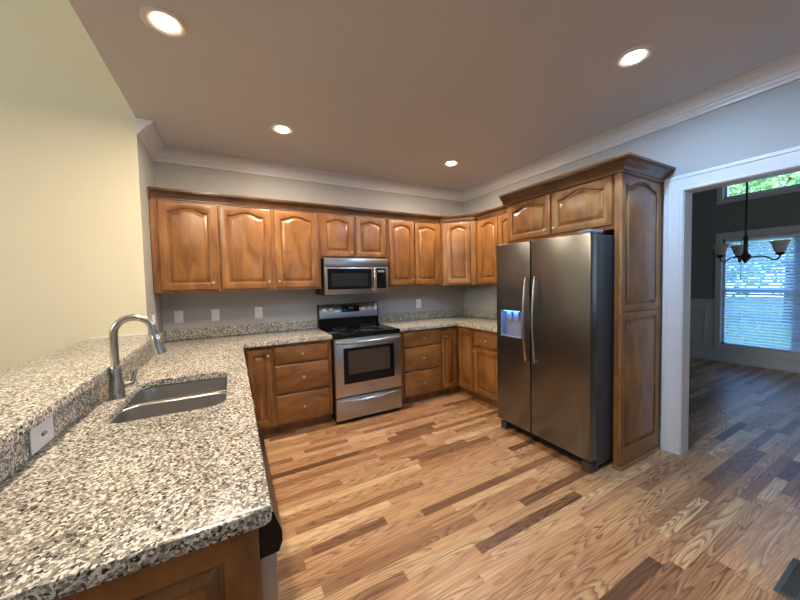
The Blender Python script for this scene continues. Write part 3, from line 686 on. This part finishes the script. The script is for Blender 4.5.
# ================================================================== MICROWAVE
MX0, MX1 = -2.226, -1.474; MW = MX1-MX0
t = thing('microwave', 'stainless over-the-range microwave with black glass door', 'microwave', (MX0, 0, 1.308))
bm = BM(); box(bm, 0, MW, -0.366, -0.004, 0.0, 0.398); obj('body', bm, 'black', t)
bm = BM(); box(bm, 0.0, MW, -0.398, -0.367, 0.310, 0.402, 0.004, 2)
obj('vent_grille', bm, 'steel', t)
bm = BM(); box(bm, 0.0, 0.580, -0.402, -0.367, 0.003, 0.304, 0.004, 2); md = obj('door', bm, 'steel', t)
bm = BM(); box(bm, 0.030, 0.540, -0.4035, -0.4015, 0.060, 0.286, 0.0006, 1); g = obj('door_glass', bm, 'glass', md)
bm = BM(); box(bm, 0.074, 0.494, -0.4042, -0.4032, 0.092, 0.236, 0.0003, 1); obj('window_mesh', bm, 'mesh', g)
bm = BM(); tube(bm, [(0.566, -0.404, 0.040), (0.566, -0.428, 0.046), (0.566, -0.440, 0.075), (0.566, -0.445, 0.160), (0.566, -0.440, 0.255), (0.566, -0.428, 0.284), (0.566, -0.404, 0.290)], [0.010, 0.011, 0.0125, 0.0125, 0.0125, 0.011, 0.010], 14); obj('handle', bm, 'nickel', md)
bm = BM(); box(bm, 0.582, MW, -0.402, -0.367, 0.003, 0.304, 0.004, 2); cp = obj('control_panel', bm, 'steel', t)
bm = BM(); box(bm, 0.602, 0.722, -0.4035, -0.4015, 0.060, 0.292, 0.0006, 1); g = obj('keypad', bm, 'glass', cp)
bm = BM(); box(bm, 0.622, 0.702, -0.4042, -0.4032, 0.245, 0.272, 0.0003, 1); obj('display', bm, 'grey', g)

# ================================================================== REFRIGERATOR  (local x = towards the camera along the right wall, front = -y)
t = thing('refrigerator', 'stainless side-by-side refrigerator with an ice and water dispenser', 'refrigerator', (0, -1.533, 0), -PI/2)
FW = 0.9036; FT = 1.7664; FD = 0.875
bm = BM(); box(bm, 0.004, FW-0.004, -0.790, -0.030, 0.035, 1.745, 0.004, 1); obj('body', bm, 'darkgrey', t)
def fdoor(x0, x1, hole=None):
    bm = BM(); z0, z1 = 0.096, FT-0.010
    yb, yf = -0.797, -FD
    out_ = [[(x0+d, y, z0+d), (x1-d, y, z0+d), (x1-d, y, z1-d), (x0+d, y, z1-d)] for d, y in ((0, yb), (0, yf+0.012), (0.004, yf+0.003), (0.012, yf))]
    if hole:
        a, b, c, e_ = hole
        out_.append([(a, yf, c), (b, yf, c), (b, yf, e_), (a, yf, e_)])
        out_.append([(a, yf+0.07, c), (b, yf+0.07, c), (b, yf+0.07, e_), (a, yf+0.07, e_)])
    loops(bm, out_)
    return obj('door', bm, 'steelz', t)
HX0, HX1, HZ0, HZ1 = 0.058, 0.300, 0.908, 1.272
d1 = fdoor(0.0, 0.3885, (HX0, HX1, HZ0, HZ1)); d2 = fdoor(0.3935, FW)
# dispenser: control panel above, lit recess below with two nozzles and a tray
bm = BM(); box(bm, HX0+0.0005, HX1-0.0005, -FD+0.0005, -FD+0.069, 1.150, HZ1-0.0005, 0.003, 1); dp = obj('dispenser_panel', bm, 'steelz', d1)
bm = BM(); fr = 0.006
for a in ((HX0+0.0005, HX0+fr, HZ0+0.0005, 1.1495), (HX1-fr, HX1-0.0005, HZ0+0.0005, 1.1495)): box(bm, a[0], a[1], -FD-0.002, -FD+0.060, a[2], a[3])
box(bm, HX0+fr, HX1-fr, -FD+0.060, -FD+0.068, HZ0+0.012, 1.1495)
rc = obj('dispenser_recess', bm, 'grey', d1)
bm = BM(); box(bm, HX0+fr, HX1-fr, -FD-0.010, -FD+0.060, HZ0+0.0005, HZ0+0.012, 0.002, 1); obj('drip_tray', bm, 'grey', d1)
for x in (0.135, 0.215):
    bm = BM(); ls = []
    for dz, y, hw in ((1.149, -FD+0.020, 0.026), (1.10, -FD+0.026, 0.024), (1.06, -FD+0.034, 0.022)):
        ls.append([(x-hw, y, dz), (x+hw, y, dz), (x+hw, y+0.014, dz), (x-hw, y+0.014, dz)])
    loops(bm, ls); obj('paddle', bm, 'grey', d1)
bm = BM(); box(bm, HX0+0.03, HX1-0.03, -FD+0.004, -FD+0.012, 1.1440, 1.1492); obj('dispenser_lamp', bm, 'led', d1)
ld = bpy.data.lights.new('dispenser_glow', 'AREA'); ld.shape = 'RECTANGLE'; ld.size = 0.18; ld.size_y = 0.012; ld.energy = 0.6; ld.color = (0.04, 0.24, 1.0)
lo = bpy.data.objects.new('dispenser_glow', ld); COL.objects.link(lo); lo.location = ((HX0+HX1)/2, -FD+0.010, 1.1425); lo.rotation_euler = (0.35, 0, 0); lo.parent = d1
# handles
for dd_, x in ((d1, 0.366), (d2, 0.458)):
    bm = BM(); pts = []
    for i in range(19):
        u = i/18; pts.append((x, -FD-0.030-0.028*math.sin(PI*u), 0.738+0.706*u))
    tube(bm, [(x, -FD+0.001, 0.742)] + pts + [(x, -FD+0.001, 1.440)], [0.010, 0.012]+[0.0135]*17+[0.012, 0.010], 14, 0.75); obj('handle', bm, 'nickel', dd_)
bm = BM(); box(bm, 0.012, FW-0.012, -0.815, -0.70, 0.030, 0.090, 0.004, 1)
for k in range(4): box(bm, 0.06, FW-0.06, -0.818, -0.814, 0.038+k*0.012, 0.043+k*0.012)
obj('base_grille', bm, 'black', t)
for x in (0.02, FW-0.078):
    bm = BM(); box(bm, x, x+0.065, -0.850, -0.74, 0.0, 0.072, 0.006, 1); obj('foot', bm, 'darkgrey', t)
for x in (0.012, FW-0.105):
    bm = BM(); box(bm, x, x+0.093, -0.855, -0.70, FT-0.009, FT+(0.012 if x > 0.5 else 0.0), 0.003, 1); obj('hinge_cover', bm, 'grey', t)

# ================================================================== DISHWASHER (end of the peninsula, faces +x)
t = thing('dishwasher', 'dishwasher at the peninsula end with a black control strip over a stainless door', 'dishwasher', (-3.672, -2.930, 0), PI/2)
bm = BM(); box(bm, 0.003, 0.597, -0.60, -0.02, 0.09, 0.872); box(bm, 0.02, 0.58, -0.55, -0.05, 0.0, 0.091); obj('body', bm, 'black', t)
bm = BM(); box(bm, 0.003, 0.597, -0.650, -0.601, 0.105, 0.760, 0.006, 2); dd = obj('door', bm, 'steel', t)
bm = BM(); ls = []
for x in (0.003, 0.597): ls.append([(x, -0.601, 0.762), (x, -0.655, 0.762), (x, -0.664, 0.785), (x, -0.664, 0.812), (x, -0.645, 0.868), (x, -0.601, 0.870)])
loops(bm, ls); obj('control_panel', bm, 'black', t)

# ================================================================== WALL PLATES
def plate(label, kind, loc, rz=0.0, w=0.072, h=0.118, group='wall plates over the counters', name=None):
    t = thing(name or ('outlet' if 'outlet' in kind else 'light_switch' if kind == 'switch' else 'wall_plate'), label, 'outlet' if 'outlet' in kind else 'switch' if kind == 'switch' else 'wall plate', loc, rz, group)
    bm = BM(); box(bm, -w/2, w/2, -0.006, -0.0004, -h/2, h/2, 0.0025, 2); p = obj('cover_plate', bm, 'white', t)
    if kind == 'outlet':
        for s_ in (-1, 1):
            bm = BM(); ls = [[(x, y, z+s_*0.0195) for x, z in rrect(-0.0165, 0.0165, -0.0135, 0.0135, 0.009, 4)] for y in (-0.0055, -0.0085)]
            loops(bm, ls); r_ = obj('receptacle', bm, 'white', t)
            bm = BM()
            for x in (-0.0065, 0.0065): box(bm, x-0.0012, x+0.0012, -0.0092, -0.0083, s_*0.0195-0.001, s_*0.0195+0.008)
            lathe(bm, [(0.0026, -0.0083), (0.0026, -0.0092)], (0, 0, s_*0.0195-0.006), 'y', 10); obj('slot', bm, 'slot', r_)
    elif kind == 'switch':
        bm = BM(); box(bm, -0.0055, 0.0055, -0.012, -0.005, -0.012, 0.012, 0.002, 1); obj('toggle', bm, 'white', t)
    return t
plate('blank white wall plate nearest the cream wall, under the leftmost cabinet', 'blank', (-3.566, 0, 1.140))
plate('blank white wall plate between the first plate and the outlet left of the range', 'blank', (-3.258, 0, 1.135))
plate('white outlet on the back wall left of the range', 'outlet', (-2.853, 0, 1.136), h=0.122, w=0.076)
plate('white outlet on the back wall right of the range', 'outlet', (-0.818, 0, 1.131), h=0.122, w=0.08)
plate('white light switch on the short grey side wall behind the faucet', 'switch', (XL, -0.386, 1.140), PI/2)
# horizontal switch plate on the bar backsplash
t = thing('light_switch', 'sideways white switch plate in the granite splash under the bar ledge', 'switch', (-3.655, -2.312, 0.964), PI/2, 'wall plates over the counters')
bm = BM(); box(bm, -0.068, 0.068, -0.006, -0.0004, -0.042, 0.042, 0.0025, 2); obj('cover_plate', bm, 'white', t)
bm = BM(); box(bm, -0.012, 0.012, -0.0125, -0.005, -0.0055, 0.0055, 0.002, 1); obj('toggle', bm, 'slot', t)

# ================================================================== RECESSED LIGHTS
def can(label, x, y, glowmat, col, power):
    t = thing('recessed_light', label, 'ceiling light', (x, y, H), 0, 'recessed ceiling lights')
    bm = BM(); lathe(bm, [(0.078, -0.0005), (0.098, -0.0005), (0.098, -0.004), (0.092, -0.008), (0.082, -0.010), (0.068, -0.007), (0.054, -0.0015)], (0, 0, 0), 'z', 40)
    obj('trim_ring', bm, 'can', t)
    bm = BM(); lathe(bm, [(0.050, -0.0008), (0.050, -0.006), (0.044, -0.013), (0.026, -0.017), (0.001, -0.018)], (0, 0, 0), 'z', 32)
    b = obj('bulb', bm, glowmat, t)
    d = bpy.data.lights.new('recessed_lamp', 'AREA'); d.shape = 'DISK'; d.size = 0.11; d.energy = power; d.color = col
    o = bpy.data.objects.new('recessed_lamp', d); COL.objects.link(o); o.location = (0, 0, -0.022); o.parent = t
WARM = (1.0, 0.80, 0.58)
can('round recessed ceiling light nearest the cream wall, above the sink', -3.335, -1.783, 'warm', WARM, CAN_W)
can('round recessed ceiling light in front of the wall cabinets left of the microwave', -2.674, -0.905, 'warm', WARM, CAN_W)
can('round recessed ceiling light near the corner of the back and right walls', -0.915, -0.912, 'warm', WARM, CAN_W)
can('round recessed ceiling light over the near end of the sink counter', -3.335, -3.02, 'warm', (1.0, 0.86, 0.70), CAN_W*0.7)
can('cold white recessed ceiling light in front of the refrigerator and doorway', -0.945, -2.729, 'cool', (0.36, 0.62, 1.0), CAN_W*1.15)

# ================================================================== DINING ROOM THINGS
# blind
BX = XD+0.020
t = thing('window_blind', 'white horizontal slat blind over the dining room window', 'blind', (BX, -2.54, 0))
bm = BM(); n = 36; zt_, zb_ = 1.965, 0.325
for i in range(n):
    z = zt_-(zt_-zb_)*i/(n-1); a = math.radians(42); hw = 0.0245
    dx, dz = hw*math.cos(a), hw*math.sin(a)
    ls = []
    for y in (-0.805, 0.800):
        ls.append([(-dx, y, z+dz), (0, y, z+0.0035), (dx, y, z-dz), (dx, y, z-dz+0.002), (0, y, z+0.0055), (-dx, y, z+dz+0.002)])
    loops(bm, ls)
obj('slats', bm, 'slat', t)
bm = BM(); box(bm, -0.022, 0.028, -0.808, 0.805, 1.982, 2.026, 0.003, 1); obj('headrail', bm, 'white', t)
bm = BM(); box(bm, -0.022, 0.022, -0.806, 0.802, 0.290, 0.312, 0.003, 1); obj('bottom_rail', bm, 'white', t)
for y in (0.62, 0.0, -0.62):
    bm = BM(); tube(bm, [(-0.024, y, 0.312), (-0.024, y, 1.985)], 0.0015, 6); obj('ladder_cord', bm, 'white', t)
bm = BM(); tube(bm, [(-0.034, 0.615, 1.35), (-0.030, 0.615, 1.985)], 0.004, 8); obj('tilt_wand', bm, 'slot', t)
# chandelier
CX, CY = 1.70, -2.555
t = thing('chandelier', 'dark bronze three-arm chandelier with frosted bell shades in the dining room', 'chandelier', (CX, CY, 0))
bm = BM(); lathe(bm, [(0.001, 1.553), (0.010, 1.560), (0.016, 1.572), (0.028, 1.588), (0.046, 1.612), (0.048, 1.622), (0.034, 1.642), (0.020, 1.662), (0.017, 1.70), (0.017, 1.80), (0.021, 1.806), (0.021, 1.822), (0.012, 1.84), (0.009, 1.86)], (0, 0, 0), 'z', 20); obj('body', bm, 'bronze', t)
bm = BM(); tube(bm, [(0, 0, 1.85), (0, 0, HD-0.02)], 0.009, 10); obj('rod', bm, 'bronze', t)
bm = BM(); lathe(bm, [(0.065, HD-0.001), (0.065, HD-0.012), (0.045, HD-0.03), (0.012, HD-0.04)], (0, 0, 0), 'z', 24); obj('canopy', bm, 'bronze', t)
vd = Vector((CX+3.094, CY+3.7485, 0)).normalized(); rt_ = Vector((vd.y, -vd.x, 0))
for ang in (18, 138, 258):
    dr_ = (rt_*math.cos(math.radians(ang)) - vd*math.sin(math.radians(ang)))
    P = lambda r, z: (dr_.x*r, dr_.y*r, z)
    bm = BM()
    pts = bez(P(0.035, 1.615), P(0.11, 1.625), P(0.13, 1.625), P(0.17, 1.600), 8) + bez(P(0.17, 1.600), P(0.19, 1.570), P(0.243, 1.560), P(0.243, 1.628), 10)[1:]
    tube(bm, pts, 0.0075, 10); arm = obj('arm', bm, 'bronze', t)
    bm = BM(); lathe(bm, [(0.008, 1.615), (0.030, 1.628), (0.034, 1.640), (0.026, 1.652), (0.012, 1.655)], P(0.243, 0), 'z', 16); obj('socket', bm, 'bronze', arm)
    bm = BM(); prof = [(0.026, 1.645), (0.036, 1.658), (0.044, 1.680), (0.049, 1.708), (0.058, 1.735), (0.070, 1.756), (0.075, 1.762)]
    prof2 = [(r-0.004, z+0.002) for r, z in reversed(prof)]
    cx0, cy0 = P(0.243, 0)[0], P(0.243, 0)[1]; ls = []
    for r, z in prof+prof2: ls.append([(cx0+r*math.cos(2*PI*k/28), cy0+r*math.sin(2*PI*k/28), z) for k in range(28)])
    loops(bm, ls, cap0=False, cap1=False); obj('shade', bm, 'shade', arm)
# floor register
t = thing('floor_register', 'dark metal floor register set in the oak floor near the doorway', 'vent', (-0.838, -3.405, 0))
bm = BM()
for a in ((-0.165, 0.165, 0.045, 0.066), (-0.165, 0.165, -0.066, -0.045), (-0.165, -0.144, -0.045, 0.045), (0.144, 0.165, -0.045, 0.045)): box(bm, a[0], a[1], a[2], a[3], 0.0002, 0.006, 0.002, 1)
obj('frame', bm, 'brass', t)
bm = BM()
for k in range(17): box(bm, -0.138+k*0.017, -0.132+k*0.017, -0.045, 0.045, 0.001, 0.004)
box(bm, -0.144, 0.144, -0.003, 0.003, 0.001, 0.0042); obj('louvers', bm, 'brass', t)
bm = BM(); box(bm, -0.144, 0.144, -0.045, 0.045, 0.0002, 0.0008); obj('duct', bm, 'duct', t)

# ================================================================== OUTSIDE
bm = BM(); box(bm, XD+0.2, 30, -20, 14, -0.35, -0.25); struct('ground_lawn', bm, 'lawn')
def tree(label, x, y, h, r, mat, seed, z0=0.9):
    rnd = random.Random(seed)
    t = thing('tree', label, 'tree', (x, y, -0.25), 0, 'trees outside the dining window')
    bm = BM(); tube(bm, [(0, 0, 0), (0.05, 0.02, h*0.3), (-0.03, 0.05, h*0.65), (0.02, 0, h*0.9)], [0.14, 0.11, 0.08, 0.03], 10); obj('trunk', bm, 'bark', t)
    bm = BM()
    for i in range(5200):
        v = Vector((rnd.gauss(0, 1), rnd.gauss(0, 1), rnd.gauss(0, 1))).normalized()*(rnd.random()**0.45)
        c = Vector((v.x*r, v.y*r, z0+(h-z0)*0.5+v.z*(h-z0)*0.5))
        q = Matrix.Rotation(rnd.uniform(0, 6.3), 3, Vector((rnd.gauss(0,1), rnd.gauss(0,1), rnd.gauss(0,1))).normalized()); s_ = rnd.uniform(0.08, 0.16)
        pts = [c + q @ Vector(p)*s_ for p in ((-0.5, -0.2, 0), (0.0, -0.45, 0.1), (0.55, 0, 0), (0.0, 0.45, 0.1), (-0.5, 0.2, 0))]
        bm.faces.new([bm.verts.new(p) for p in pts])
    obj('foliage', bm, mat, t)
tree('pale leafy tree standing nearest the dining window outside', 9.0, -0.2, 5.8, 1.6, 'leafb', 1)
tree('taller dark green tree standing behind the pale tree outside', 14.0, -0.6, 8.5, 2.7, 'leafa', 2)
